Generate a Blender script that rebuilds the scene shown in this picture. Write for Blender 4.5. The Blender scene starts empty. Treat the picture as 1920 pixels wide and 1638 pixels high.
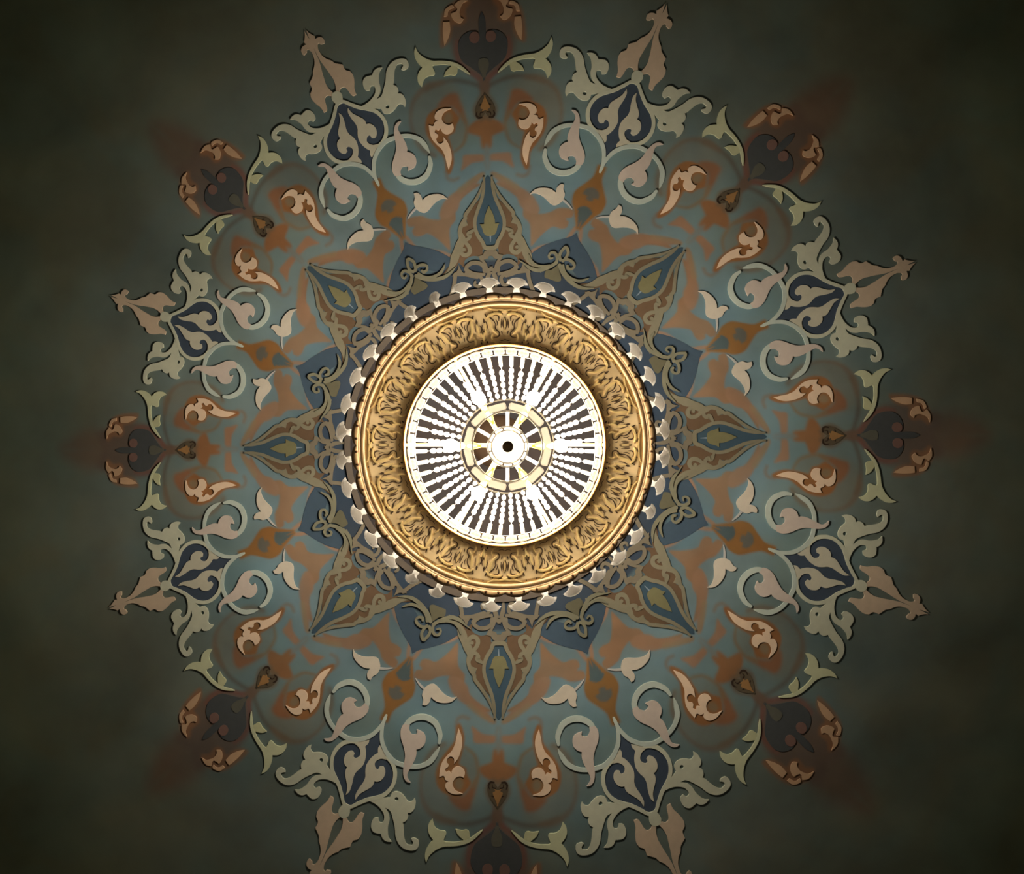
import bpy, math
import numpy as np
from mathutils import Matrix, Vector
from mathutils.geometry import tessellate_polygon

CAL = None
scene = bpy.context.scene
COL = scene.collection
PI = math.pi
rng = np.random.default_rng(7)

# ------------------------------------------------------------------ camera
F, CX, CY = 1700.0, 960.0, 819.0
H, ZCAM = 4.0, 1.6
ZC = ZCAM + H                       # ceiling height
ZEN = (892.0, 806.0)                # where straight-up falls in the frame
zc = np.array([(ZEN[0]-CX)/F, -(ZEN[1]-CY)/F, -1.0]); zc /= np.linalg.norm(zc)
yc = np.array([0, 1.0, 0]); yc -= yc.dot(zc)*zc; yc /= np.linalg.norm(yc)
xc = np.cross(yc, zc)
RCW = np.array([xc, yc, zc])        # camera -> world
cam = bpy.data.objects.new('camera', bpy.data.cameras.new('camera'))
COL.objects.link(cam)
cam.matrix_world = Matrix.Translation((0, 0, ZCAM)) @ Matrix(RCW.tolist()).to_4x4()
cam.data.sensor_fit = 'HORIZONTAL'; cam.data.sensor_width = 36.0
cam.data.lens = 36.0*F/1920.0
cam.data.clip_start = 0.05; cam.data.clip_end = 100
scene.camera = cam


def px2w(p):
    """points of the ceiling plane seen at given picture points"""
    p = np.asarray(p, float)
    d = np.stack([(p[:, 0]-CX)/F, -(p[:, 1]-CY)/F, -np.ones(len(p))], 1) @ RCW.T
    return d[:, :2]*(H/d[:, 2:3])


# the mural is hand laid: an even rosette drawn with slight unevenness
POLY = np.array([[930.839, 830.056], [11.608, 489.685], [-5.923, 8.782], [-1.413, 12.811], [490.067, -13.425],
                 [6.793, 17.925], [15.933, 1.13], [15.626, -0.156], [-1.047, -8.348], [-6.306, 1.781]])
EXP = [(i, j) for i in range(4) for j in range(4-i)]


def c2p(c):
    u, v = c[:, 0], c[:, 1]
    r = np.hypot(u, v)
    w = np.clip((2.7-r)/0.8, 0, 1); w = w*w*(3-2*w)
    out = np.zeros((len(c), 2))
    for (i, j), k in zip(EXP, POLY):
        m = (u**i*v**j)[:, None]*k
        out += m if i+j < 2 else m*w[:, None]
    return out


def p2c(p):
    p = np.asarray(p, float)
    c = (p-POLY[0])/np.array([490.0, 490.0])
    for _ in range(12):
        e = c2p(c)-p
        h = 1e-4
        ju = (c2p(c+[h, 0])-c2p(c))/h; jv = (c2p(c+[0, h])-c2p(c))/h
        det = ju[:, 0]*jv[:, 1]-ju[:, 1]*jv[:, 0]
        du = (e[:, 0]*jv[:, 1]-e[:, 1]*jv[:, 0])/det
        dv = (ju[:, 0]*e[:, 1]-ju[:, 1]*e[:, 0])/det
        c = c-np.stack([du, dv], 1)
    return c


def c2w(c):
    return px2w(c2p(c))


def rotc(c, deg):
    a = math.radians(deg); s, k = math.sin(a), math.cos(a)
    return np.stack([c[:, 0]*k-c[:, 1]*s, c[:, 0]*s+c[:, 1]*k], 1)   # clockwise in the frame (v points down)


# ------------------------------------------------------------------ colours
def lin(c):
    c = np.asarray(c, float)/255
    return np.where(c <= .04045, c/12.92, ((c+.055)/1.055)**2.4)


# light reaching the ceiling at rosette radius r (from the chandelier), used to turn seen colours into paint
ETAB = [(0.3, (2.2, 1.9, 1.5)), (0.5, (1.62, 1.4, 1.1)), (0.65, (1.345, 1.155, .90)), (0.75, (1.17, 1.006, .783)), (0.85, (.982, .847, .665)), (0.95, (.825, .713, .558)),
        (1.05, (.693, .601, .477)), (1.15, (.584, .508, .41)), (1.25, (.50, .439, .349)), (1.35, (.424, .376, .30)), (1.45, (.362, .318, .26)), (1.55, (.306, .271, .219)),
        (1.65, (.26, .234, .191)), (1.75, (.224, .20, .165)), (1.85, (.191, .169, .141)), (1.95, (.16, .145, .119)), (2.15, (.126, .112, .093)), (3.0, (.09, .08, .066))]


def E(r):
    rs = [t[0] for t in ETAB]
    return np.stack([np.interp(r, rs, [t[1][k] for t in ETAB]) for k in range(3)], -1)


def paint(rgb, r):
    return np.clip(lin(rgb)/E(np.float64(r)), .002, .92)


MATS = {}


def mat(name, col=(.5, .5, .5), rough=.75, metal=0.0, spec=.3, mottle=.12, scale=30.0):
    if name in MATS:
        return MATS[name]
    m = bpy.data.materials.new(name); m.use_nodes = True
    nt = m.node_tree; b = nt.nodes['Principled BSDF']
    b.inputs['Roughness'].default_value = rough
    b.inputs['Metallic'].default_value = metal
    b.inputs['Specular IOR Level'].default_value = spec
    if mottle > 0:
        tc = nt.nodes.new('ShaderNodeTexCoord'); nz = nt.nodes.new('ShaderNodeTexNoise')
        nz.inputs['Scale'].default_value = scale; nz.inputs['Detail'].default_value = 4
        nt.links.new(tc.outputs['Object'], nz.inputs['Vector'])
        mx = nt.nodes.new('ShaderNodeMix'); mx.data_type = 'RGBA'; mx.blend_type = 'MIX'
        mx.inputs[6].default_value = (*[max(0, x*(1-mottle)) for x in col], 1)
        mx.inputs[7].default_value = (*[min(1, x*(1+mottle)) for x in col], 1)
        nt.links.new(nz.outputs['Fac'], mx.inputs[0]); nt.links.new(mx.outputs[2], b.inputs['Base Color'])
    else:
        b.inputs['Base Color'].default_value = (*col, 1)
    MATS[name] = m
    return m


def pmat(name, rgb, r):
    return mat(name, tuple(paint(np.array(rgb)*.965, r)), rough=.8, spec=.2)


# ------------------------------------------------------------------ objects
def setp(o, label=None, cat=None, group=None, kind=None):
    if label: o['label'] = label
    if cat: o['category'] = cat
    if group: o['group'] = group
    if kind: o['kind'] = kind
    return o


def empty(name, loc, **k):
    o = bpy.data.objects.new(name, None); COL.objects.link(o); o.location = loc
    o.empty_display_size = .05
    return setp(o, **k)


def link(name, verts, faces, m, parent=None, smooth=False):
    me = bpy.data.meshes.new(name)
    me.from_pydata([tuple(map(float, v)) for v in verts], [], faces)
    if smooth:
        me.polygons.foreach_set('use_smooth', [True]*len(me.polygons))
    if m is not None: me.materials.append(m)
    me.validate(); me.update()
    o = bpy.data.objects.new(name, me); COL.objects.link(o)
    if parent is not None: o.parent = parent
    return o


# ------------------------------------------------------------------ curves traced as points
def catmull(P, closed, n=5):
    P = np.asarray(P, float)
    if len(P) < 3: 
        return P if len(P) < 2 else np.array([P[0]+(P[-1]-P[0])*t for t in np.linspace(0, 1, n+1)])
    if closed: Q = np.vstack([P[-1], P, P[:2]])
    else: Q = np.vstack([2*P[0]-P[1], P, 2*P[-1]-P[-2]])
    out = []
    for i in range(1, len(Q)-2):
        p0, p1, p2, p3 = Q[i-1], Q[i], Q[i+1], Q[i+2]
        for t in np.arange(n)/n:
            out.append(.5*((2*p1)+(-p0+p2)*t+(2*p0-5*p1+4*p2-p3)*t*t+(-p0+3*p1-3*p2+p3)*t**3))
    if not closed: out.append(Q[-2])
    return np.array(out)


FR = {'C1': (1140, 0, 8.19), 'C2': (1080, 120, 8.19), 'C3': (1180, 120, 8.19), 'C4': (1100, 220, 8.19), 'C5': (1240, 520, 8.19),
      'D1': (836, 1100, 6.3), 'D2': (720, 1080, 8.19), 'D3': (960, 1180, 8.19), 'D4': (900, 1360, 5.89), 'D5': (1140, 1200, 8.19),
      'E1': (780, 0, 6.3), 'E2': (780, 440, 7.385), 'C6': (680, 1120, 3.162), 'G': (1380, 160, 6.3), 'K': (1080, 760, 8.19), 'L': (700, 480, 8.19), 'M': (780, 320, 3.94)}


def parse(s):
    pts, cor = [], []
    for tok in s.split():
        c = tok.endswith('!'); tok = tok.rstrip('!')
        pts.append([float(x) for x in tok.split(',')]); cor.append(c)
    return np.array(pts), cor


def poly_px(fr, s, n=5):
    """closed outline in picture points; '!' marks sharp corners"""
    P, cor = parse(s); x0, y0, k = FR[fr]
    P = P[:, :2]/k+[x0, y0]
    if not any(cor): return catmull(P, True, n)
    i0 = cor.index(True)
    P = np.roll(P, -i0, 0); cor = cor[i0:]+cor[:i0]
    out = []; run = [P[0]]
    for i in range(1, len(P)+1):
        q = P[i % len(P)]; run.append(q)
        if i == len(P) or cor[i]:
            out.append(catmull(run, False, n)[:-1]); run = [q]
    return np.vstack(out)


def stroke_px(fr, s, n=6):
    P, _ = parse(s); x0, y0, k = FR[fr]
    Q = np.column_stack([P[:, 0]/k+x0, P[:, 1]/k+y0, P[:, 2]/k])
    S = catmull(Q, False, n)
    d = np.gradient(S[:, :2], axis=0); d /= np.maximum(np.linalg.norm(d, axis=1, keepdims=True), 1e-9)
    # rounded ends
    def cap(p, dirv, w):
        r = w/2
        return [np.array([*(p+dirv*r*t), w*math.sqrt(max(0, 1-t*t))]) for t in (.5, .8, .95, 1.0)]
    a = cap(S[0, :2], -d[0], S[0, 2])[::-1]; b = cap(S[-1, :2], d[-1], S[-1, 2])
    S = np.vstack(a+[S]+b)
    d = np.gradient(S[:, :2], axis=0); d /= np.maximum(np.linalg.norm(d, axis=1, keepdims=True), 1e-9)
    nrm = np.stack([-d[:, 1], d[:, 0]], 1)
    w = np.maximum(S[:, 2:3], .15)/2
    return S[:, :2]+nrm*w, S[:, :2]-nrm*w


def tess(poly, holes=()):
    loops = [[Vector((p[0], p[1], 0)) for p in poly]]+[[Vector((p[0], p[1], 0)) for p in h] for h in holes]
    return tessellate_polygon(loops)


# the middle line of each spoke as it runs in the picture; halves traced beside it are laid against it
AXES = {0: [(919.5, 520), (920, 490), (918, 440), (915.8, 335), (908, 152), (905.5, 20)], 22.5: [(1081.6, 438), (1129, 320.6), (1189.5, 158.7), (1244, 8)],
        45: [(1277, 468.5), (1400.6, 344), (1530, 218)], 180: [(932.8, 1152), (935.2, 1209), (935.7, 1295), (937.9, 1350), (936.5, 1515), (937.8, 1600)],
        202.5: [(795, 1145), (770.5, 1228), (721, 1352), (646, 1502)], 157.5: [(1103, 1229), (1154, 1346)]}
_AX = {}


def straight(c, axis):
    if axis not in _AX:
        q = rotc(p2c(np.array(AXES[axis], float)), -axis); o = np.argsort(q[:, 1])
        _AX[axis] = q[o]
    q = _AX[axis]
    return np.column_stack([c[:, 0]-np.interp(c[:, 1], q[:, 1], q[:, 0]), c[:, 1]])


class Piece:
    """one outline of the mural in rosette units, turned so that its motif's own axis points at twelve o'clock"""
    def __init__(self, fr, kind, s, axis, holes=()):
        self.kind = kind
        if kind == 'S':
            L, R = stroke_px(fr, s)
            self.loops = [straight(rotc(p2c(L), -axis), axis), straight(rotc(p2c(R), -axis), axis)]
            n = len(L); self.tri = [(i, i+1, n+i+1, n+i) for i in range(n-1)]
            self.rings = [list(range(n))+list(range(2*n-1, n-1, -1))]
        else:
            P = poly_px(fr, s) if kind == 'P' else s
            hs = []
            for hx, hy, hr in holes:
                x0, y0, k = FR[fr]; t = np.linspace(0, 2*PI, 18, endpoint=False)
                hs.append(np.stack([(hx+hr*np.cos(t))/k+x0, (hy+hr*np.sin(t))/k+y0], 1))
            self.loops = [straight(rotc(p2c(q), -axis), axis) for q in [P]+hs]
            self.tri = [tuple(t) for t in tess(P*10, [h*10 for h in hs])]
            self.rings = []; o = 0
            for q in self.loops:
                self.rings.append(list(range(o, o+len(q)))); o += len(q)

    def emit(self, V, Fc, theta, mirror, d0, d1):
        c = np.vstack(self.loops)
        if mirror: c = c*[-1, 1]
        w = c2w(rotc(c, theta)); n = len(w); b = len(V)
        V.extend([(x, y, ZC-d0) for x, y in w]); V.extend([(x, y, ZC-d1) for x, y in w])
        for t in self.tri:
            p = w[list(t)]
            ar = sum(p[i, 0]*p[(i+1) % len(p), 1]-p[(i+1) % len(p), 0]*p[i, 1] for i in range(len(p)))
            t = list(t) if ar < 0 else list(t)[::-1]
            Fc.append([b+n+i for i in t]); Fc.append([b+i for i in t[::-1]])
        for ri, ring in enumerate(self.rings):
            p = w[ring]
            ar = (p[:, 0]*np.roll(p[:, 1], -1)-np.roll(p[:, 0], -1)*p[:, 1]).sum()
            if ri: ar = -ar
            r = ring if ar < 0 else ring[::-1]
            for i in range(len(r)):
                a, c2 = r[i], r[(i+1) % len(r)]
                Fc.append([b+a, b+c2, b+n+c2, b+n+a])


def relief(name, pieces, m, parent, theta, mirrors, d0, d1, base):
    V, Fc = [], []; k = 0
    for mi in mirrors:
        for p in pieces:
            p.emit(V, Fc, theta, mi, d0, d1+k*.00012+mi*.0003); k += 1
    V = [(x-base[0], y-base[1], z-base[2]) for x, y, z in V]
    return link(name, V, Fc, m, parent)


CLOCK = {0: 'twelve', 22.5: 'quarter to one', 45: 'half past one', 67.5: 'quarter past two', 90: 'three', 112.5: 'quarter to four',
         135: 'half past four', 157.5: 'quarter past five', 180: 'six', 202.5: 'quarter to seven', 225: 'half past seven',
         247.5: 'quarter past eight', 270: 'nine', 292.5: 'quarter to ten', 315: 'half past ten', 337.5: 'quarter past eleven'}


def base_at(u, v, theta, mirror=False):
    c = np.array([[(-u if mirror else u), v]])
    w = c2w(rotc(c, theta))[0]
    return (float(w[0]), float(w[1]), ZC)


def cen(p):
    q = np.vstack(p.loops).mean(0); return float(q[0]), float(q[1])


# ------------------------------------------------------------------ ceiling with its soft painted ground
def sd_poly(P, pts):
    a = P; b = np.roll(P, -1, 0)
    best = np.full(len(pts), 1e9); ins = np.zeros(len(pts), bool)
    for i in range(len(P)):
        e = b[i]-a[i]; w = pts-a[i]
        t = np.clip((w@e)/max(e@e, 1e-12), 0, 1)
        q = w-t[:, None]*e
        best = np.minimum(best, (q**2).sum(1))
        c1 = (a[i, 1] <= pts[:, 1]) != (b[i, 1] <= pts[:, 1])
        if abs(e[1]) > 1e-12:
            xi = a[i, 0]+(pts[:, 1]-a[i, 1])/e[1]*e[0]
            ins ^= c1 & (pts[:, 0] < xi)
    d = np.sqrt(best)
    return np.where(ins, -d, d)


def wedge(axis0):
    return axis0


# (frame, kind, points, axis of the 0-degree spoke it was seen at, seen colour, feather in px, opacity)
SOFT = [
    ('D4', 'P', '795,960', 0, (0, 0, 0), 1, 0),
    # brown field round the hearts and the tail beyond them
    ('G', 'P', '700,560 560,500 640,330 720,200 860,60 1150,-60 1360,-60 1260,100 1150,300 1050,450 1000,600 850,640', 45, (54, 42, 31), 24, .9),
    ('E1', 'P', '790,985 900,880 1060,760 1150,620 1180,460 1200,330 1240,200 1120,60 960,-80 780,-80 500,-80', 0, (58, 45, 35), 10, .92),
    ('E1', 'S', '790,1010,60 880,900,60 1000,800,55 1085,700,50 1120,560,46 1100,440,40', 0, (74, 46, 36), 4, .9),
    ('E1', 'P', '300,560 288,400 300,260 340,130 430,40 560,-20 660,20 600,120 610,240 540,300 450,300 430,420 380,520', 0, (76, 50, 31), 4, .9),
    ('E1', 'S', '800,1040,60 960,960,50 1150,900,60 1350,910,60 1500,960,60', 0, (58, 48, 36), 5, .7),
    # ground inside the fretwork
    # flame leaf surroundings
    ('D4', 'P', '830,220 1000,330 1085,560 1060,850 880,1060 640,1080 500,980 440,700 430,500 520,320 640,250', 180, (84, 76, 60), 10, .5),
    ('D4', 'S', '830,220,50 940,290,55 1020,400,50 1070,540,40 1085,700,36 1050,880,50 960,1000,70 840,1070,90 700,1090,50', 180, (80, 64, 47), 5, .75),
    ('D4', 'P', '440,580 500,650 600,790 760,800 720,880 620,950 530,940 500,850 470,760', 180, (94, 60, 37), 5, .95),
    ('D4', 'S', '590,250,30 490,330,40 450,450,40 440,560,40 490,680,50', 180, (94, 74, 51), 4, .9),
    ('D4', 'P', '650,-10 700,20 715,180 800,300 880,420 918,560 895,690 825,765 720,805 640,800 560,720 520,640 560,560 580,480 650,440 640,380 612,260 602,120', 180, (106, 67, 36), 2.5, 1),
    ('D4', 'P', '600,640 650,590 700,640 680,710 620,720', 180, (92, 76, 54), 4, .8),
    ('D4', 'S', '700,20,30 680,-60,36 620,-90,40 560,-70,36', 180, (106, 80, 58), 4, .7),
    # axis horns, cross and stem
    ('D4', 'P', '270,110 400,95 520,15 505,110 490,195 380,200 270,190 255,140', 180, (122, 86, 60), 3, .95),
    ('D4', 'P', '160,290 215,280 290,400 420,460 410,540 330,600 280,615 215,650 150,610', 180, (104, 68, 40), 4, 1),
    ('D4', 'S', '215,890,90 215,960,120 215,1050,110', 180, (72, 54, 40), 4, .95),
    ('D4', 'P', '215,930 310,850 365,740 345,640 290,600 215,600 150,600', 180, (78, 62, 44), 4, .8),
    ('D4', 'S', '215,20,26 200,100,30 215,200,40 215,290,60', 180, (104, 84, 66), 5, .5),
    # big brown wings between spear and heart-shaped panel
    ('D3', 'P', '440,200 560,330 700,450 800,500 900,460 1000,470 1040,560 1000,620 1100,640 1110,760 900,800 760,740 580,720 560,820 500,930 400,1000 350,1120 200,1210 0,1270 -60,1240 150,1100 330,900 330,700 430,560 430,300', 180, (126, 93, 65), 2, 1),
    ('D3', 'S', '440,95,90 560,165,70 700,195,64 850,218,62 1000,280,62 1075,380,62 1140,460,60', 180, (142, 106, 79), 2, 1),
    ('D3', 'P', '1170,420 1140,600 1130,760 1105,880 1130,1000 1190,1090 1340,1190 1480,1300 1560,1480 1620,1400 1500,1100 1340,640', 180, (116, 77, 38), 2.5, 1),
    ('D3', 'P', '1175,455! 1260,590 1420,670! 1390,750 1335,800! 1265,765 1205,805! 1190,690', 180, (70, 76, 70), 1.5, 1),
    ('D3', 'P', '1315,1000! 1350,965! 1325,925! 1390,885 1430,940 1525,905! 1540,1010 1475,1100! 1400,1080', 180, (80, 74, 62), 2, 1),
    ('C6', 'P', '505,480 560,470 620,520 645,590 720,655 795,735 760,740 660,660 590,620 530,560', 180, (125, 92, 66), 2.5, .95),
    ('C6', 'S', '640,640,34 720,700,30 790,735,22', 180, (118, 94, 66), 3, .8),
]


def build_ceiling():
    NR, NA = 260, 72                                   # rings, steps in half a spoke (22.5 degrees)
    r = np.concatenate([[.0, .2, .4], np.linspace(.52, 1.95, NR), [2.05, 2.2, 2.4, 2.7, 3.2, 4.0, 5.2, 7.0]])
    a = np.linspace(0, PI/8, NA+1)
    RR, AA = np.meshgrid(r, a, indexing='ij')
    pts = np.stack([RR*np.sin(AA), -RR*np.cos(AA)], -1).reshape(-1, 2)
    rad = RR.ravel(); ang = np.degrees(AA.ravel())
    stops = [(0, (70, 60, 52)), (.56, (72, 62, 54)), (.6, (86, 95, 92)), (.8, (97, 108, 103)), (1.0, (97, 107, 101)), (1.15, (84, 93, 85)),
             (1.3, (71, 77, 69)), (1.5, (58, 60, 51)), (1.7, (51, 51, 41)), (2.0, (42, 42, 31)), (2.5, (31, 32, 20)), (7, (28, 28, 18))]
    tgt = np.stack([np.interp(rad, [s[0] for s in stops], [s[1][k] for s in stops]) for k in range(3)], -1)
    col = np.clip(lin(tgt)/E(rad), .004, .85)
    # slate ground close to the fretwork
    e = .70+0*ang
    sl = np.clip((e-rad)/.012+.5, 0, 1)
    cs = paint((62, 68, 74), .66)
    ci = paint((74, 62, 55), .5)
    base = np.where((rad < .575)[:, None], ci, cs)
    col = col*(1-sl[:, None])+base*sl[:, None]
    for fr, kind, s, axis, rgb, fe, op in SOFT:
        if op <= 0: continue
        if kind == 'S':
            L, R = stroke_px(fr, s, 3); P = np.vstack([L, R[::-1]])
        else:
            P = poly_px(fr, s, 3)
        c = straight(rotc(p2c(P), -axis), axis)
        cp = paint(rgb, np.hypot(*c.mean(0)))
        al = np.zeros(len(pts))
        for m in (c, c*[-1, 1], rotc(c*[-1, 1], 45), rotc(c, -45), rotc(c, 45)):
            # cull: skip copies wholly outside the wedge
            d = sd_poly(m, pts)*490
            t = np.clip(.5-d/(2*fe), 0, 1); al = np.maximum(al, t*t*(3-2*t))
        al *= op
        col = col*(1-al[:, None])+cp*al[:, None]
    col = col.reshape(len(r), NA+1, 3)
    # unfold: 16 half spokes, mirrored alternately
    cols, angs = [], []
    for k in range(16):
        seg = col if k % 2 == 0 else col[:, ::-1]
        cols.append(seg[:, :-1]); angs.append(a[:-1]+k*PI/8)
    cols = np.concatenate(cols, 1); angs = np.concatenate(angs)
    n = len(angs)
    RR, AA = np.meshgrid(r[1:], angs, indexing='ij')
    c = np.stack([RR*np.sin(AA), -RR*np.cos(AA)], -1).reshape(-1, 2)
    w = np.vstack([c2w(np.zeros((1, 2))), c2w(c)])
    V = np.column_stack([w, np.full(len(w), ZC)])
    C = np.vstack([col[0, 0][None], cols[1:].reshape(-1, 3)])
    m = len(r)-1
    i = np.arange(m-1)[:, None]*n; j = np.arange(n)[None]; j2 = (j+1) % n
    Q = np.stack([1+i+j, 1+i+j2, 1+i+n+j2, 1+i+n+j], -1).reshape(-1, 4)
    T = np.stack([np.zeros(n, int), 1+(np.arange(n)+1) % n, 1+np.arange(n)], -1)
    # upper skin gives the ceiling its thickness
    nv = len(V); rim = 1+(m-1)*n+np.arange(n)
    Vt = np.vstack([V, np.column_stack([V[rim, :2], np.full(n, ZC+.1)])])
    Ct = np.vstack([C, C[rim]])
    t1 = nv+np.arange(n); t2 = nv+(np.arange(n)+1) % n; r2 = np.roll(rim, -1)
    side = np.stack([rim, r2, t2, t1], -1)
    faces = [list(f) for f in T]+[list(f) for f in Q]+[list(f) for f in side]+[list(t1)]
    me = bpy.data.meshes.new('ceiling')
    me.from_pydata(Vt.tolist(), [], [[int(x) for x in f] for f in faces])
    at = me.color_attributes.new('Paint', 'FLOAT_COLOR', 'POINT')
    if CAL: Ct = np.full_like(Ct, .5)
    at.data.foreach_set('color', np.column_stack([Ct, np.ones(len(Ct))]).astype(np.float32).ravel())
    me.update()
    o = bpy.data.objects.new('ceiling', me); COL.objects.link(o); o['kind'] = 'structure'
    mt = bpy.data.materials.new('ceiling paint'); mt.use_nodes = True
    nt = mt.node_tree; b = nt.nodes['Principled BSDF']
    b.inputs['Roughness'].default_value = .85; b.inputs['Specular IOR Level'].default_value = .15
    ca = nt.nodes.new('ShaderNodeVertexColor'); ca.layer_name = 'Paint'
    if CAL:
        nt.links.new(ca.outputs['Color'], b.inputs['Base Color'])
    else:
        tc = nt.nodes.new('ShaderNodeTexCoord')
        n1 = nt.nodes.new('ShaderNodeTexNoise'); n1.inputs['Scale'].default_value = 1.9; n1.inputs['Detail'].default_value = 3
        n1.inputs['Distortion'].default_value = .6
        n2 = nt.nodes.new('ShaderNodeTexNoise'); n2.inputs['Scale'].default_value = 9; n2.inputs['Detail'].default_value = 5
        for q in (n1, n2): nt.links.new(tc.outputs['Object'], q.inputs['Vector'])
        ad = nt.nodes.new('ShaderNodeMath'); ad.operation = 'MULTIPLY_ADD'
        nt.links.new(n2.outputs['Fac'], ad.inputs[0]); ad.inputs[1].default_value = .35
        nt.links.new(n1.outputs['Fac'], ad.inputs[2])
        mr = nt.nodes.new('ShaderNodeMapRange'); mr.inputs[1].default_value = .42; mr.inputs[2].default_value = .95
        mr.inputs[3].default_value = .78; mr.inputs[4].default_value = 1.24
        nt.links.new(ad.outputs[0], mr.inputs[0])
        vm = nt.nodes.new('ShaderNodeVectorMath'); vm.operation = 'SCALE'
        nt.links.new(ca.outputs['Color'], vm.inputs[0]); nt.links.new(mr.outputs[0], vm.inputs['Scale'])
        n3 = nt.nodes.new('ShaderNodeTexNoise'); n3.inputs['Scale'].default_value = 2.6; n3.inputs['Detail'].default_value = 3; n3.inputs['Distortion'].default_value = .8
        nt.links.new(tc.outputs['Object'], n3.inputs['Vector'])
        m3 = nt.nodes.new('ShaderNodeMapRange'); m3.inputs[1].default_value = .35; m3.inputs[2].default_value = .65
        nt.links.new(n3.outputs['Fac'], m3.inputs[0])
        wc = nt.nodes.new('ShaderNodeMix'); wc.data_type = 'RGBA'
        wc.inputs[6].default_value = (1.04, 1.0, .92, 1); wc.inputs[7].default_value = (.92, 1.04, 1.09, 1)
        nt.links.new(m3.outputs[0], wc.inputs[0])
        v2 = nt.nodes.new('ShaderNodeVectorMath'); v2.operation = 'MULTIPLY'
        nt.links.new(vm.outputs[0], v2.inputs[0]); nt.links.new(wc.outputs[2], v2.inputs[1])
        nt.links.new(v2.outputs[0], b.inputs['Base Color'])
    me.materials.append(mt)


build_ceiling()

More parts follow.
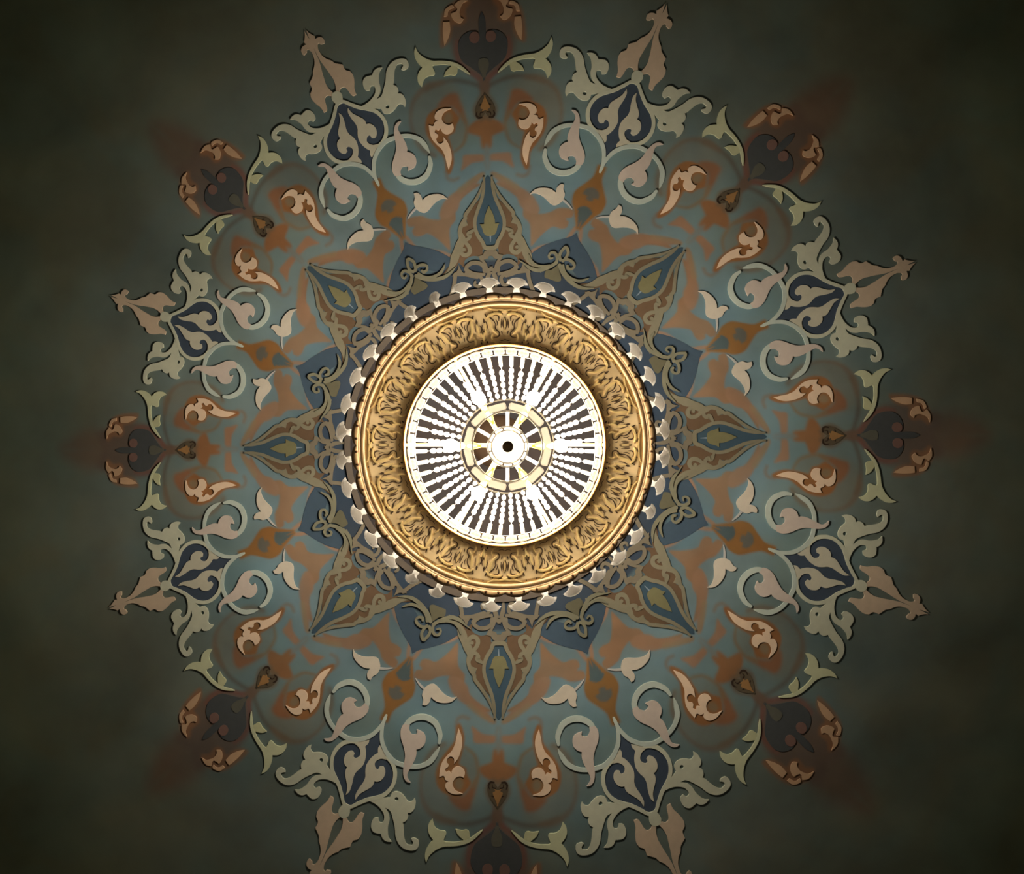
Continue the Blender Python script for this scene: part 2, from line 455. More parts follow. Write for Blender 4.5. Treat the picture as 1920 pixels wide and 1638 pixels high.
# ------------------------------------------------------------------ relief motifs
if not CAL:
    A = 22.5
    # ---- scroll finials
    fin = dict(
        panel=[Piece('C2', 'P', '865,285! 900,292! 960,330 1052,590 1165,790 1192,900 1182,1010 1120,1120 1020,1205 900,1245 770,1275 640,1335 545,1435 480,1515! 425,1560! 395,1540! 610,940!', A)],
        frame=[Piece('C2', 'S', '905,285,60 962,335,45 1002,450,50 1060,590,52 1122,690,55 1172,780,55 1197,880,55 1190,1000,55 1140,1110,60 1050,1200,60 940,1245,58 830,1245,50', A),
               Piece('C2', 'P', '850,190 880,130 940,110 1010,140 1022,210 1000,270 940,320 870,280', A)],
        leaf=[Piece('C2', 'P', '935,450! 922,560 945,660 972,760 965,822 945,858! 985,890 1007,950 996,1030 950,1088 890,1108 848,1070! 860,1020 822,1003 770,1035 755,1090 785,1165 850,1215 860,1262! 770,1262 700,1270 632,1288! 640,1240 690,1185! 672,1120 668,1030 690,930 740,860 800,800 835,720 850,620 880,510', A)],
        palmette=[Piece('C1', 'P', '870,62! 868,130 880,200 893,240! 862,278! 925,310 955,365 942,420 912,442! 868,402 862,368 830,365 790,410 765,480 752,560 765,650 795,720 802,790 835,850 872,908! 850,960 842,1010 876,1072! 865,1150 810,1230 730,1310 685,1398! 635,1370 630,1310 645,1230 640,1165 590,1135 530,1158! 470,1200 436,1190! 500,1108 560,1040 605,950 625,860 645,760 660,660 680,555! 735,390! 780,250!', A)],
        side_scroll=[Piece('C3', 'P', '330,630! 440,655 560,640 620,590 638,540 600,508 548,538! 508,490 520,420 570,360 640,345 700,380 735,410! 800,385 870,400 928,452! 860,460 800,500 740,560 690,640 620,690 515,718! 600,742 700,700 820,630 920,550 1030,515 1130,530 1220,590 1262,660 1245,730 1190,768 1125,742 1105,705! 1165,690 1178,650! 1120,605 1050,620 980,670 900,740 852,768! 868,830 845,890 800,915! 838,970 830,1040 785,1110 728,1142! 732,1080 690,1035 620,1042 540,1040 470,1005 438,940 462,868! 400,800 340,760 290,620', A, holes=[(548, 930, 30)])],
        ring=[Piece('C4', 'S', '222,850,24 250,780,44 330,650,55 440,540,60 580,475,60 700,458,62 800,465,62 900,510,60 1000,575,58 1090,660,58 1150,760,62 1178,870,72 1165,990,66 1142,1090,20', A),
              Piece('C4', 'S', '1085,1150,46 1010,1240,72 850,1305,80 700,1275,85 590,1180,85 540,1060,82 548,960,70 600,880,40', A)],
        ring_leaf=[Piece('C4', 'P', '520,980! 510,930 540,855 620,780 740,720 830,660 890,590 930,530 990,460 1060,410 1130,400 1185,430! 1120,440 1070,470 1040,540 1020,620 990,720 950,790 905,830! 940,900 940,980 890,1050 820,1078 750,1060 705,1040! 745,1010 740,970 690,935 620,960 585,1010!', A)],
    )
    M_cream = pmat('pale sage cream paint', (134, 128, 102), 1.38)
    M_ring = pmat('pale grey green paint', (148, 147, 126), 1.14)
    M_pink = pmat('blush paint', (158, 138, 117), 1.16)
    M_palm = pmat('dull rose tan paint', (120, 101, 78), 1.56)
    M_navy = pmat('navy paint', (42, 47, 51), 1.3)
    M_leafin = pmat('warm stone paint', (140, 129, 103), 1.3)
    for k in range(8):
        th = A+45*k
        bs = base_at(0, -1.42, th)
        t = empty('scroll_finial', bs, label=f'large cream scroll finial with navy teardrop pointing to {CLOCK[th % 360]} on the clock', cat='ceiling ornament', group='cream scroll finials round the rim of the rosette')
        relief('panel', fin['panel'], M_navy, t, th, (0, 1), 0, .002, bs)
        relief('frame', fin['frame'], M_cream, t, th, (0, 1), 0, .0085, bs)
        relief('palmette', fin['palmette'], M_palm, t, th, (0, 1), 0, .0078, bs)
        for mi in (0, 1):
            relief('leaf', fin['leaf'], M_leafin, t, th, (mi,), 0, .0070, bs)
            relief('side_scroll', fin['side_scroll'], M_cream, t, th, (mi,), 0, .0080, bs)
            relief('ring', fin['ring'], M_ring, t, th, (mi,), 0, .0089, bs)
            relief('ring_leaf', fin['ring_leaf'], M_pink, t, th, (mi,), 0, .0092, bs)

    # ---- motifs that come in mirrored pairs round each spoke
    A = 180
    bud_p = [Piece('D3', 'P', '455,1040! 530,1055 620,1020 690,960 760,880 810,845 860,845 910,870 950,900 985,960 1000,1020 985,1090 1003,1168! 950,1178 890,1130 860,1045! 800,1100 710,1130 600,1130 520,1100', A)]
    bud_s = [Piece('D3', 'S', '975,915,36 1040,850,30 1100,770,14', A)]
    flame = [Piece('D4', 'P', '668,35! 690,130 705,210 740,290 790,345 840,410 868,490 876,590! 835,572 818,580 805,615 768,630! 800,660 800,700 770,745 700,772 605,765! 680,735 715,690 720,640 690,590 640,570 600,585! 588,530 610,485 660,462 705,475 735,515 740,545! 760,520 770,515! 800,530 812,495! 780,470 775,445 795,420 785,375 750,352 715,375 712,432! 668,370 640,290 625,200 635,120', A)]
    spr_stem = [Piece('D4', 'S', '380,1155,6 430,1200,25 500,1260,35 580,1300,40 680,1325,42 790,1332,50', A)]
    spr_fork = [Piece('D4', 'P', '780,1312! 815,1296! 800,1250 785,1215 800,1185 860,1180 910,1150 930,1100 940,1058! 980,1110 990,1180 970,1240 930,1290! 980,1350 1015,1420 1020,1490 1003,1548! 970,1470 910,1410 840,1370 775,1352!', A)]
    spr_leaf = [Piece('D4', 'P', '515,1285! 520,1230 530,1180 560,1160 610,1170 680,1160! 660,1210 620,1250 592,1268! 605,1305! 560,1312', A)]
    cur = [Piece('E1', 'P', '345,540! 330,440 328,340 335,265! 410,262! 418,350 400,430 370,500', 0),
           Piece('E1', 'P', '345,200! 355,130 390,90 440,65 465,92 420,110 395,140 385,190', 0),
           Piece('E1', 'P', '470,60! 520,15 580,5 628,10! 570,40 545,90 530,150 545,210 578,230! 540,275 490,265 450,230 430,170 470,150 500,130! 500,100', 0)]
    M_bud = pmat('blush pink paint', (184, 164, 134), 0.97)
    M_stem = pmat('pale stem paint', (172, 160, 140), 0.9)
    M_flame = pmat('peach paint', (166, 137, 105), 1.27)
    M_spr = pmat('soft olive cream paint', (122, 117, 86), 1.5)
    M_spl = pmat('soft olive leaf paint', (116, 110, 78), 1.5)
    M_cur = pmat('dusky peach paint', (112, 86, 60), 1.62)
    for k in range(8):
        for mi in (0, 1):
            th = 45*k; c = CLOCK[th]
            side = 'clockwise' if mi else 'counterclockwise'
            # traced just counterclockwise of its spoke; mirrored copies lie clockwise of it
            fk = (th+(22.5 if mi else -22.5)) % 360
            bs = base_at(*cen(bud_p[0]), th, mi)
            t = empty('leaf_bud', bs, label=f'blush pink two-lobed leaf bud just {side} of the blue spear at {c}', cat='ceiling ornament', group='blush pink leaf buds under the finials')
            relief('petals', bud_p, M_bud, t, th, (mi,), 0, .0080, bs)
            relief('stem', bud_s, M_stem, t, th, (mi,), 0, .0050, bs)
            bs = base_at(*cen(flame[0]), th, mi)
            fo = relief('flame_leaf', flame, M_flame, None, th, (mi,), 0, .0055, bs); fo.location = bs
            setp(fo, f'peach hooked flame leaf in rust swirl, {side} side of the spoke at {c}', 'ceiling ornament', 'peach flame leaves in the rust swirls')
            bs = base_at(*cen(spr_fork[0]), th, mi)
            t = empty('leafy_sprig', bs, label=f'olive cream forked sprig curving away {side} from the dark heart at {c}', cat='ceiling ornament', group='forked sprigs beside the hearts')
            relief('stem', spr_stem, M_spr, t, th, (mi,), 0, .0078, bs)
            relief('forked_leaf', spr_fork, M_spr, t, th, (mi,), 0, .0082, bs)
            relief('small_leaf', spr_leaf, M_spl, t, th, (mi,), 0, .0072, bs)
            bs = base_at(*cen(cur[0]), th, mi)
            # (left-hand leaf of the twelve o'clock heart was traced: counterclockwise side)
            co = relief('curled_leaf', cur, M_cur, None, th, (mi,), 0, .0050, bs); co.location = bs
            setp(co, f'dusky peach broken curled leaf at outer rim, {side} of dark heart at {c}', 'ceiling ornament', 'dusky curled leaves beyond the hearts')

    # ---- dark hearts, small brown teardrops
    hp = [Piece('E1', 'P', '795,965! 850,870 950,780 1050,690 1088,580 1085,470 1030,390 940,352 870,372 835,440! 838,330 830,225 795,140! 760,300! 760,700!', 0)]
    hc = [Piece('E1', 'P', '835,420 860,375 920,370 955,420 935,480 880,500 840,470', 0)]
    hb = [Piece('E1', 'P', '790,690! 850,700 865,770 840,850 800,925! 780,900!', 0)]
    M_heart = pmat('dark slate brown paint', (42, 41, 37), 1.5)
    M_disc = pmat('dull maroon paint', (68, 48, 38), 1.58)
    M_hb = pmat('dark olive paint', (58, 54, 42), 1.42)
    tp = [Piece('D4', 'P', '205,915! 215,912! 290,820 332,720 320,650 285,618 250,640 215,690! 200,690!', 180)]
    tb = [Piece('D4', 'P', '208,885! 215,882! 250,800 272,742 245,722 255,700 215,712 208,712!', 180)]
    t_shade = [Piece('D4', 'S', '245,690,14 275,680,12 280,650,8', 180), Piece('D4', 'S', '262,625,16 300,625,22 322,660,20 310,700,8', 180), Piece('D4', 'S', '285,775,8 262,780,16 250,770,8', 180)]  # dark strokes that draw in the shadow along the teardrop's recess
    M_td = pmat('dark umber paint', (66, 54, 37), 1.2)
    M_tb = pmat('ochre brown paint', (118, 82, 44), 1.16)
    M_tshade = pmat('near black brown recess shadow paint', (40, 27, 16), 1.16)
    for k in range(8):
        th = 45*k; c = CLOCK[th]
        bs = base_at(0, -1.52, th)
        t = empty('heart_medallion', bs, label=f'dark slate brown painted heart with maroon curls at {c} on the clock', cat='ceiling ornament', group='dark hearts at the outer ends of the spokes')
        relief('heart_panel', hp, M_heart, t, th, (0, 1), 0, .0030, bs)
        for mi in (0, 1): relief('curl', hc, M_disc, t, th, (mi,), .0031, .0055, bs)
        relief('bud', hb, M_hb, t, th, (0, 1), .0032, .0050, bs)
        bs = base_at(0, -1.22, th)
        t = empty('teardrop_medallion', bs, label=f'small umber teardrop with ochre bud just inside the dark heart at {c}', cat='ceiling ornament', group='small umber teardrops inside the hearts')
        relief('teardrop_panel', tp, M_td, t, th, (0, 1), 0, .0030, bs)
        relief('bud', tb, M_tb, t, th, (0, 1), .0031, .0055, bs)
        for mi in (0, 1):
            for q in t_shade: relief('curl', [q], M_tshade, t, th, (mi,), .0032, .0045, bs)  # these curls are the recess shadow put in as dark colour

    # ---- spear cartouches with their brown wings and scrollwork
    A = 180
    sp_frame = [Piece('D1', 'S', '688,1540,26 690,1420,38 715,1270,42 768,1130,42 803,1010,42 800,910,42 770,820,45 720,740,45 690,670,50 625,655,60', A)]
    sp_panel = [Piece('D1', 'P', '590,690! 690,700 760,820 795,920 798,1010 765,1120 710,1260 685,1400 672,1520 645,1568! 620,1545! 590,1300!', A)]
    sp_tulip = [Piece('M', 'P', '536,264! 542,266! 564,312 579,355 583,392! 614,390! 601,415 592,450 575,475 545,482 528,482!', 0)]
    sp_stem = [Piece('D1', 'S', '622,735,8 622,790,16 622,850,26', A)]
    sp_wing = [Piece('D1', 'P', '705,520! 760,560 850,570 935,520 930,425! 970,460 1005,500! 1060,420 1210,345! 1150,430 1075,540 1040,620 1000,690 960,760 985,880 950,960 900,980 905,1030 915,1075 830,1170 712,1310! 775,1140 808,1020 800,920 765,820 715,740 690,660 720,640', A)]
    sp_scroll = [Piece('D1', 'S', '1205,325,10 1130,395,40 1080,480,78 1055,560,105 1030,640,88 995,720,100 965,790,84 990,880,52 965,970,50 920,1040,44 915,1090,44 840,1190,42 770,1300,36 725,1400,26 705,1480,14', A),
                 Piece('D1', 'S', '925,745,44 885,690,48 872,635,52 892,597,52 932,585,52 972,610,48 975,645,42 945,655,44', A),
                 Piece('D1', 'S', '970,775,64 905,780,46 872,812,46 880,850,62 835,885,36 800,892,20', A),
                 Piece('D1', 'P', '885,960! 910,1010! 960,1010! 970,930!', A)]
    sp_bow = [Piece('M', 'P', '540,588! 588,590 606,617! 642,624! 630,655! 602,690 600,730 578,762 556,745! 540,742! 540,705! 572,722! 582,690! 603,655! 574,648! 562,630! 540,632!', 0),
              Piece('M', 'S', '598,738,32 606,702,28 640,676,28 690,669,29 728,690,29 736,716,28', 0),
              Piece('M', 'S', '738,712,30 700,741,25 650,757,24 604,764,22', 0),
              Piece('M', 'P', '640,765! 700,748 738,728! 730,700! 748,737 768,725 792,672! 803,715 845,752! 790,757 740,764 700,778 650,790', 0),
              Piece('M', 'P', '545,750! 577,756 594,790 592,860 578,905! 572,830 552,765!', 0),
              Piece('M', 'S', '818,742,30 826,800,28 846,865,30 862,895,24', 0),
              Piece('M', 'S', '640,770,20 620,800,26 640,845,26 675,835,22 672,812,18', 0)]
    M_sp = pmat('olive gold cream paint', (130, 116, 86), 0.78)
    M_spp = pmat('deep teal slate paint', (60, 76, 80), 0.8)
    M_tul = pmat('olive bud paint', (122, 110, 70), 0.78)
    M_wht = pmat('chalk stem paint', (140, 145, 140), 0.7)
    M_wing = pmat('chestnut wing paint', (108, 80, 53), 0.72)
    M_bow = pmat('tan fretwork paint', (128, 111, 84), 0.68)
    for k in range(8):
        th = 45*k; c = CLOCK[th]
        bs = base_at(0, -.8, th)
        t = empty('spear_cartouche', bs, label=f'olive cream spear-shaped cartouche with blue panel and tulip bud pointing to {c}', cat='ceiling ornament', group='blue spear cartouches next to the chandelier')
        relief('spear_panel', sp_panel, M_spp, t, th, (0, 1), 0, .0022, bs)
        relief('frame', sp_frame, M_sp, t, th, (0, 1), 0, .0085, bs)
        relief('tulip_bud', sp_tulip, M_tul, t, th, (0, 1), .0023, .0075, bs)
        relief('bud_stem', sp_stem, M_wht, t, th, (0,), .0023, .0060, bs)
        for mi in (0, 1):
            relief('wing', sp_wing, M_wing, t, th, (mi,), .0024, .0042, bs)
            relief('scrollwork', sp_scroll, M_sp, t, th, (mi,), .0024, .0080, bs)
            relief('bow', sp_bow, M_bow, t, th, (mi,), .0024, .0088, bs)

    # ---- blue heart-shaped panels with trefoil scrolls (between the spears)
    A = 202.5
    tr_panel = [Piece('D2', 'P', '420,1185! 520,1122 700,1072 880,1002 1000,925 1095,850! 1065,750 985,690 880,650 790,670 720,690! 560,690!', A)]
    tr_l = [Piece('D2', 'S', '150,270,16 260,270,40 370,300,55 470,370,60 550,460,60 610,560,60 650,660,50', A),
            Piece('D2', 'S', '225,425,20 330,390,45 430,410,45 520,470,45 580,560,42 600,650,40', A),
            Piece('D2', 'S', '620,735,40 530,740,44 460,690,44 436,630,40 470,588,40 525,598,46 535,640,36', A),
            Piece('D2', 'S', '600,720,40 560,780,45 535,850,45 555,930,45 580,950,44', A)]
    tr_r = [Piece('D2', 'S', '1250,760,12 1170,700,24 1090,630,52 980,588,60 880,602,60 780,640,55 700,700,50', A),
            Piece('D2', 'S', '1110,835,24 1080,750,44 1005,672,46 900,642,40 800,660,30', A),
            Piece('D2', 'S', '700,690,50 690,770,42 720,850,44 780,865,40 812,815,36 795,768,32 758,775,28', A),
            Piece('D2', 'S', '640,735,40 658,800,45 640,870,45 585,945,45', A)]
    tr_b = [Piece('D2', 'P', '625,470! 630,410 690,395 800,440 870,470 870,540! 840,580 760,590 700,640 660,655 650,560', A)]
    M_tp = pmat('slate blue paint', (66, 78, 83), 0.75)
    M_tr = pmat('olive trefoil paint', (130, 119, 88), 0.7)
    M_trb = pmat('dark olive trefoil leaf paint', (108, 97, 68), 0.64)
    for k in range(8):
        th = 22.5+45*k; c = CLOCK[th % 360]
        bs = base_at(0, -.73, th)
        t = empty('trefoil_panel', bs, label=f'slate blue heart-shaped panel with olive trefoil scroll at {c}, between two spears', cat='ceiling ornament', group='slate blue panels with trefoil scrolls')
        relief('blue_panel', tr_panel, M_tp, t, th, (0, 1), 0, .0016, bs)
        tr = relief('trefoil', tr_l+tr_r, M_tr, t, th, (0,), .0118, .0155, bs)
        relief('leaf_base', tr_b, M_trb, t, th, (0,), .0118, .0148, bs)

    # ---- flat ring of the fretwork close to the chandelier
    n = 288
    V, Fc = [], []
    for j in range(n):
        a = 2*PI*j/n
        f = 1
        for rr, dd in ((.570, .0120), (.594*f, .0120), (.594*f, .0165), (.570, .0165)):
            w = c2w(np.array([[rr*math.sin(a), -rr*math.cos(a)]]))[0]
            V.append((w[0], w[1], ZC-dd))
    for j in range(n):
        for q in range(4):
            Fc.append([4*j+q, 4*j+(q+1) % 4, 4*((j+1) % n)+(q+1) % 4, 4*((j+1) % n)+q])
    o = link('fretwork_ring', V, Fc, pmat('tan ring paint', (112, 94, 74), .6))
    setp(o, 'flat tan ring on the ceiling just outside the gold chandelier edge', 'ceiling ornament')

# ------------------------------------------------------------------ floor far below
fl = link('floor', [(-8, -8, 0), (8, -8, 0), (8, 8, 0), (-8, 8, 0), (-8, -8, -.2), (8, -8, -.2), (8, 8, -.2), (-8, 8, -.2)],
          [(0, 1, 2, 3), (7, 6, 5, 4), (0, 4, 5, 1), (1, 5, 6, 2), (2, 6, 7, 3), (3, 7, 4, 0)], mat('warm stone floor', (.5, .42, .32), rough=.4, mottle=.2, scale=2))
fl['kind'] = 'structure'

# ------------------------------------------------------------------ chandelier
AX = px2w(np.array([[934.5, 828.0]]))[0]


def Rm(px, d):
    return px*(H-d)/F


def pt(r, clock, d):
    a = math.radians(clock)
    return (-r*math.sin(a), r*math.cos(a), -d)        # local to the chandelier's ceiling point


ch = empty('chandelier', (AX[0], AX[1], ZC), label='round gold filigree chandelier with lit crystal bowl in the middle of the ceiling', cat='chandelier')
GOLD = mat('brushed gold', (.86, .63, .27), rough=.45, metal=.1, spec=.5, mottle=.18, scale=40)
GOLDB = mat('polished gold', (.56, .39, .20), rough=.4, metal=.1, spec=.5, mottle=.05)
OLDG = mat('olive gold plate', (.74, .545, .29), rough=.5, metal=.03, spec=.5, mottle=.25, scale=22)
DARK = mat('dark bronze openings', (.085, .05, .025), rough=.8, mottle=0)
COPPER = mat('warm copper gold edge', (.62, .30, .09), rough=.4, metal=.1, mottle=.05)
SILVER = mat('silvered wire', (.8, .76, .68), rough=.25, metal=.8, mottle=.03)
BRASS = mat('yellow brass', (.42, .29, .025), rough=.4, metal=.1, mottle=.05)


def crystal(name, tint, trans):
    m = bpy.data.materials.new(name); m.use_nodes = True
    nt = m.node_tree; nt.nodes.clear()
    out = nt.nodes.new('ShaderNodeOutputMaterial')
    p = nt.nodes.new('ShaderNodeBsdfPrincipled'); p.inputs['Roughness'].default_value = .08
    p.inputs['IOR'].default_value = 1.5; p.inputs['Base Color'].default_value = (*tint, 1)
    p.inputs['Specular IOR Level'].default_value = .8
    nz = nt.nodes.new('ShaderNodeTexNoise'); nz.inputs['Scale'].default_value = 60
    tl = nt.nodes.new('ShaderNodeBsdfTranslucent'); tl.inputs['Color'].default_value = (*tint, 1)
    tr = nt.nodes.new('ShaderNodeBsdfTransparent')
    m1 = nt.nodes.new('ShaderNodeMixShader'); m2 = nt.nodes.new('ShaderNodeMixShader')
    mr = nt.nodes.new('ShaderNodeMapRange'); mr.inputs[3].default_value = .4; mr.inputs[4].default_value = .6
    nt.links.new(nz.outputs['Fac'], mr.inputs[0]); nt.links.new(mr.outputs[0], m1.inputs[0])
    nt.links.new(p.outputs[0], m1.inputs[1]); nt.links.new(tl.outputs[0], m1.inputs[2])
    m2.inputs[0].default_value = trans
    nt.links.new(m1.outputs[0], m2.inputs[1]); nt.links.new(tr.outputs[0], m2.inputs[2])
    nt.links.new(m2.outputs[0], out.inputs['Surface'])
    return m


CRY = crystal('cut crystal', (.97, .94, .88), .06)
CRYC = crystal('clear cut crystal', (.42, .38, .30), .35)
CRYD = crystal('grey cut crystal', (.20, .18, .145), .3)
CRYB = crystal('smoky cut crystal', (.62, .57, .50), .35)


def lathe(prof, seg, closed=False):
    V, Fc = [], []
    n = len(prof)
    for j in range(seg):
        a = 360*j/seg
        for r, d in prof: V.append(pt(r, a, d))
    for j in range(seg):
        k = (j+1) % seg
        for i in range(n if closed else n-1):
            i2 = (i+1) % n
            Fc.append([n*j+i, n*k+i, n*k+i2, n*j+i2])
    return V, Fc


def ringtube(r, d, t, seg=160, n=8):
    return lathe([(r+t*math.cos(2*PI*i/n), d+t*math.sin(2*PI*i/n)) for i in range(n)], seg, True)


def tube(p, q, r0, r1, n=8):
    p, q = Vector(p), Vector(q); z = (q-p).normalized()
    x = z.orthogonal().normalized(); y = z.cross(x)
    V = []
    for c, r in ((p, r0), (q, r1)):
        for i in range(n):
            a = 2*PI*i/n; V.append(tuple(c+x*r*math.cos(a)+y*r*math.sin(a)))
    Fc = [[i, (i+1) % n, n+(i+1) % n, n+i] for i in range(n)]+[list(range(n))[::-1], list(range(n, 2*n))]
    return V, Fc


def join(parts):
    V, Fc = [], []
    for v, f in parts:
        b = len(V); V += list(v); Fc += [[b+i for i in q] for q in f]
    return V, Fc


def spindle(c, axis, prof, n=8, side=None, flat=1.0):
    """turned or cut shape round an axis; flat squeezes it along the second direction"""
    c, z = Vector(c), Vector(axis).normalized()
    x = (Vector(side)-z*z.dot(Vector(side))).normalized() if side is not None else z.orthogonal().normalized()
    y = z.cross(x); V = []
    for h, r in prof:
        for i in range(n):
            a = 2*PI*(i+.5)/n
            V.append(tuple(c+z*h+x*r*math.cos(a)+y*r*flat*math.sin(a)))
    Fc = []
    for j in range(len(prof)-1):
        for i in range(n): Fc.append([j*n+i, j*n+(i+1) % n, (j+1)*n+(i+1) % n, (j+1)*n+i])
    Fc += [list(range(n))[::-1], [(len(prof)-1)*n+i for i in range(n)]]
    return V, Fc


# rod and ceiling rose
BRONZE = mat('aged dark bronze', (.10, .06, .035), rough=.55, metal=.2, mottle=.1)
link('ceiling_rose', *lathe([(.015, .07), (.05, .065), (.09, .04), (.115, .015), (.12, 0)], 48), BRONZE, ch, True)
link('rod', *tube(pt(0, 0, .0), pt(0, 0, 1.06), .013, .013, 16), BRONZE, ch, True)

D_IN, D_OUT = .90, .872
r_in, r_out = Rm(187, D_IN), Rm(262, D_OUT)


def band_d(r):
    t = (r-r_in)/(r_out-r_in)
    return D_IN-.060*t+.032*t*t


bp = [(r_in+(r_out-r_in)*i/10, band_d(r_in+(r_out-r_in)*i/10)) for i in range(11)]
link('band', *lathe(bp+[(r, d-.006) for r, d in bp[::-1]], 256, True), OLDG, ch, True)

# filigree: slits and raised scrolls, traced once and repeated sixteen times, mirrored
CRING = (940.0, 833.0)
SLITS = ['660,655,10 720,655,16 790,645,10', '640,590,26 660,590,18', '785,590,18 805,592,18', '655,620,6 720,625,13 790,615,6',
         '510,770,8 515,710,14 545,685,20 590,690,18 640,740,18 700,740,14 750,760,16 790,800,24 818,835,10', '760,690,10 820,690,24 845,720,12 835,780,8',
         '690,718,8 740,713,15 780,735,8', '620,850,6 700,870,14 750,890,10', '735,915,20 760,920,34 790,925,14', '590,915,10 640,950,18 690,945,12',
         '820,880,14 860,900,22', '425,865,22 440,865,22', '470,690,6 460,640,10 480,600,6', '860,560,16 872,562,16', '580,555,14 600,550,10',
         '900,640,12 920,700,12', '560,640,10 600,650,14', '400,760,8 420,700,12 425,640,8', '890,780,16 902,790,16', '450,930,8 470,880,10', '930,930,14 945,935,14',
         '680,560,6 720,556,12 770,562,6']
SCRL = ['430,600,14 410,680,22 440,760,24 500,800,18 560,790,12', '860,640,16 880,720,26 850,830,30 800,880,22', '600,600,10 690,596,18 800,596,10',
        '560,720,12 640,790,30 740,830,44 800,840,16', '560,880,16 660,900,30 720,900,14', '400,900,12 480,920,22 560,960,20', '900,560,20 930,640,16 930,760,18 960,860,14']


def band_piece(lst, m, name, lo, hi):
    V, Fc = [], []
    for s in lst:
        L, R = stroke_px('K', s, 4)
        n = len(L); P = np.vstack([L, R])-CRING
        rr = np.hypot(P[:, 0], P[:, 1]); aa = np.degrees(np.arctan2(P[:, 0], -P[:, 1]))-90
        t = (rr-187)/(262-187); wr = r_in+np.clip(t, .01, .99)*(r_out-r_in)
        for k in range(16):
            for sg in (1, -1):
                b = len(V); a2 = sg*aa+22.5*k+90
                for h in (lo, hi):
                    V += [pt(r, a, band_d(r)+h) for r, a in zip(wr, a2)]
                q = 2*n
                for i in range(n-1):
                    Fc.append([b+q+i, b+q+i+1, b+q+n+i+1, b+q+n+i])
                    Fc.append([b+i, b+i+1, b+q+i+1, b+q+i]); Fc.append([b+n+i, b+n+i+1, b+q+n+i+1, b+q+n+i])
    return link(name, V, Fc, m, ch)


band_piece(SLITS, DARK, 'filigree_openings', -.001, .0008)
band_piece(SCRL, GOLD, 'filigree_scrolls', -.001, .0032)

link('inner_edge', *ringtube(Rm(188.5, D_IN), D_IN-.0005, Rm(3.0, D_IN)), COPPER, ch, True)
link('outer_hoop', *join([ringtube(Rm(265, D_OUT), D_OUT+.001, Rm(4.2, D_OUT)), ringtube(Rm(272, D_OUT), D_OUT+.003, Rm(2.6, D_OUT))]), GOLDB, ch, True)
# scalloped outer edge
V, Fc = [], []
SEG = 432
for j in range(SEG):
    a = 360*j/SEG
    b = abs(math.sin(PI*36*j/SEG))**.7
    ro = 279+8*b
    for px, dd in ((272, D_OUT+.004), (275, D_OUT+.012+.004*b), (ro-1.5, D_OUT+.009+.003*b), (ro, D_OUT+.003), (272, D_OUT-.004)):
        V.append(pt(Rm(px, D_OUT), a, dd))
for j in range(SEG):
    k = (j+1) % SEG
    for i in range(5): Fc.append([5*j+i, 5*k+i, 5*k+(i+1) % 5, 5*j+(i+1) % 5])
link('scalloped_edge', V, Fc, mat('rosy gold', (.54, .34, .165), rough=.45, metal=.1, mottle=.25, scale=45), ch, True)
STUD = mat('aged bronze stud', (.22, .11, .05), rough=.5, metal=.3, mottle=.1)
for j in range(72):
    a = 360*(j+.5)/72; r = Rm(275.5, D_OUT)
    link('edge_stud', *spindle(pt(r, a, D_OUT+.0125), (0, 0, -1), [(0, .0045), (.006, .004), (.0075, .001)], 8), STUD, ch)

# support arms to the ring
for k in range(6):
    a = 30+60*k
    link('support_arm', *tube(pt(.012, a, .80), pt(r_out, a, D_OUT-.012), .006, .006, 8), GOLD, ch, True)

# crystal blades round the rim
TW = {33: .95, 32: .8, 20: .75, 21: .9, 11: .75}
for k in range(36):
    clock = 4.6+10*k
    tw = TW.get(k, float(rng.normal(0, .22)))
    a = math.radians(clock)
    rad = Vector((-math.sin(a), math.cos(a), 0)); tan = Vector((-math.cos(a), -math.sin(a), 0)); dn = Vector((0, 0, -1))
    ax = (rad*.94+dn*.34).normalized()
    sd = (tan*math.cos(tw)+ax.cross(tan)*math.sin(tw)).normalized()
    nr = ax.cross(sd)
    D = .80; s = (H-D)/F                               # metres for one picture point at that depth
    o0 = Vector(pt(Rm(285.5, D), clock, D))
    L = [(-4, 5.0), (0, 6.2), (4, 6.6), (7, 5.2), (9.5, 5.0), (12, 7.5), (14.5, 12), (16, 16.5), (16, 20.5)]
    out = [(h, w) for h, w in L]+[(20, 18.5), (24, 15), (27, 9.5), (28.2, 3)]
    loop = [(h, w) for h, w in out]+[(h, -w) for h, w in out[::-1]]
    V, Fc = [], []; n = len(loop)
    cx_ = np.mean([h for h, w in loop])
    for z, sc in ((-3.6, .74), (-1.2, 1.0), (1.2, 1.0), (3.6, .74)):
        for h, w in loop:
            hh = cx_+(h-cx_)*(sc if sc == 1 else .86); ww = w*sc
            V.append(tuple(o0+(ax*hh+sd*ww+nr*z)*s))
    for j in range(3):
        for i in range(n): Fc.append([j*n+i, j*n+(i+1) % n, (j+1)*n+(i+1) % n, (j+1)*n+i])
    tr = tessellate_polygon([[Vector((w, h, 0)) for h, w in loop]])
    Fc += [list(t)[::-1] for t in tr]+[[3*n+i for i in t] for t in tr]
    bl = link('crystal_blade', V, Fc, CRY, ch)
    bl.data.materials.append(CRYB)
    ncap = 2*len(tr)
    for q in bl.data.polygons:
        if q.index >= len(bl.data.polygons)-ncap:
            m_ = np.mean([loop[v % n][0] for v in q.vertices])
            if m_ > 9.0: q.material_index = 1

# basket of crystal strands
RT, DT, RB, DB = Rm(181, .92), .92, Rm(90, 1.13), 1.13


def basket(t):
    r = RT+(RB-RT)*t
    d = DT+(DB-DT)*(1-max(0.0, 1-t)**1.5)
    return r, d


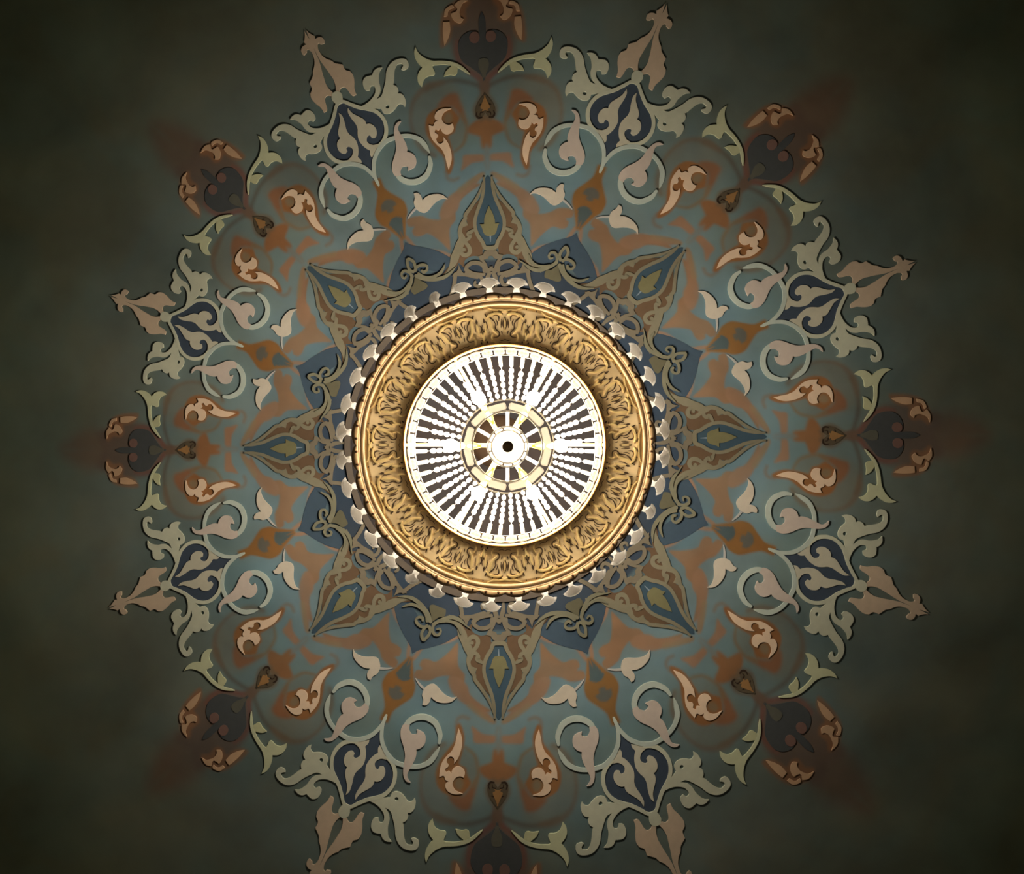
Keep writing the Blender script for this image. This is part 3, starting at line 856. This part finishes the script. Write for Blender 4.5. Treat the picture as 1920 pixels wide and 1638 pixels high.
NS = 48
for k in range(NS):
    a = 360*(k+.5)/NS
    side = Vector((math.cos(math.radians(a)), math.sin(math.radians(a)), 0))
    parts = []
    def at(t):
        r, d = basket(t); return Vector(pt(r, a, d))
    px1 = (H-1.0)/F
    def seg(t0, t1, prof, n=8, flat=1.0):
        p, q = at(t0), at(t1)
        parts.append(spindle(p, q-p, [(h*(q-p).length, w*px1) for h, w in prof], n, side, flat))
    seg(-.015, .13, [(0, 3.5), (.25, 11.2), (.75, 11.0), (1, 3.0)], 8, .45)           # octagon
    seg(.155, .40, [(0, 1.5), (.08, 4.6), (.85, 4.0), (1, 1.2)], 6, .7)             # long prism
    nclear = sum(len(f) for v, f in parts)
    t = .42+.045*(k % 2); w = 5.0
    while t < .95:
        dt = .118
        seg(t, t+dt*.80, [(0, w*.3), (.2, w*.82), (.5, w), (.8, w*.82), (1, w*.3)], 8)
        t += dt; w -= .2
    V, Fc = join(parts)
    wv, wf = join([tube(at(i/8), at((i+1)/8), .0009, .0009, 5) for i in range(8)])
    V, Fc = join([(V, Fc), (wv, wf)])
    st = link('crystal_strand', V, Fc, CRY, ch)
    st.data.materials.append(CRYC)
    for q in st.data.polygons:
        if q.index < nclear: q.material_index = 1
r, d = basket(.14)
link('basket_hoop', *join([ringtube(r, d, .0018, 128, 6), ringtube(*basket(0), .003, 128, 6)]), SILVER, ch, True)

# lower crown: ring of crystal bars, hub, spokes
DL = 1.15
rr = Rm(66, DL)
link('crown_hoop', *join([ringtube(rr, DL, .0028, 96, 8), ringtube(Rm(88, DL-.02), DL-.02, .0022, 96, 8)]), SILVER, ch, True)
for k in range(12):
    a0, a1 = 30*k+2.0, 30*k+28.0
    p, q = Vector(pt(Rm(77, DL), a0, DL)), Vector(pt(Rm(77, DL), a1, DL))
    link('crystal_bar', *spindle(p, q-p, [(0, .009), (.004, .0155), ((q-p).length-.004, .0155), ((q-p).length, .009)], 4, side=(0, 0, 1)), CRYD, ch)
DH = 1.19
link('hub', *lathe([(Rm(10.5, DH), DH-.02), (Rm(10.5, DH), DH), (Rm(14, DH), DH+.008), (Rm(24, DH), DH+.006), (Rm(30, DH), DH-.004), (Rm(30, DH), DH-.02)], 64, True), crystal('opal glass', (.95, .93, .9), .0), ch, True)
link('hub_socket', *lathe([(.001, DH-.06), (Rm(11, DH), DH-.06), (Rm(11, DH), DH-.018)], 32), DARK, ch, True)
link('hub_hoop', *join([ringtube(Rm(31.5, DH), DH-.004, .0012, 64, 6), ringtube(Rm(38, DH-.01), DH-.01, .0022, 64, 6)]), mat('tarnished silver', (.45, .42, .36), rough=.35, metal=.7, mottle=.05), ch, True)
for k in range(12):
    a0, a1 = 30*k+17, 30*k+43
    p, q = Vector(pt(Rm(34.5, DH), a0, DH-.008)), Vector(pt(Rm(34.5, DH), a1, DH-.008))
    link('hub_crystal', *spindle(p, q-p, [(0, .003), (.004, .0055), ((q-p).length-.004, .0055), ((q-p).length, .003)], 4, side=(0, 0, 1)), CRY, ch)
link('hub_column', *tube(pt(0, 0, 1.02), pt(0, 0, DH-.065), .020, .017, 20), BRONZE, ch, True)
for k in range(6):
    a = 60*k
    link('spoke', *join([tube(pt(Rm(36, DL), a, DL), pt(Rm(66, DL), a, DL), .0055, .0055, 8)]), CRY, ch, True)

# six lamps: brass holder and bulb on each
DBULB = 0.985
bm = bpy.data.materials.new('lit bulb'); bm.use_nodes = True
nt = bm.node_tree; nt.nodes.clear()
em = nt.nodes.new('ShaderNodeEmission'); ou = nt.nodes.new('ShaderNodeOutputMaterial')
em.inputs['Color'].default_value = (1, .9, .75, 1); em.inputs['Strength'].default_value = 700
nt.links.new(em.outputs[0], ou.inputs['Surface'])
for k in range(6):
    a = 30+60*k
    p0, p1, p2 = pt(.016, a, 1.09), pt(Rm(46, 1.03), a, 1.05), pt(Rm(66, 1.0), a, 1.0)
    dirv = Vector(p2)-Vector(p1); ln = dirv.length
    h = link('lamp_arm', *join([tube(p0, p1, .005, .005, 8), spindle(p1, dirv, [(0, .005), (ln*.3, .007), (ln*.75, .012), (ln, .0145)], 14),
                                tube(p2, pt(Rm(88, .96), a, .96), .011, .011, 12)]), BRASS, ch, True)
    n = 14; R = .023; c = Vector(pt(Rm(103, DBULB), a, DBULB))
    b = link('bulb', *spindle(c-dirv.normalized()*R, dirv, [(R*(1-math.cos(PI*i/9))*1.08, max(.001, R*math.sin(PI*i/9))) for i in range(10)], n), bm, h, True)

# ------------------------------------------------------------------ faint light of the rest of the hall
w = bpy.data.worlds.new('hall'); scene.world = w; w.use_nodes = True
w.node_tree.nodes['Background'].inputs[0].default_value = (1, .93, .82, 1)
w.node_tree.nodes['Background'].inputs[1].default_value = .05

vs = scene.view_settings
vs.view_transform = 'Standard'; vs.look = 'None'; vs.gamma = 1; vs.use_curve_mapping = False; vs.exposure = 0
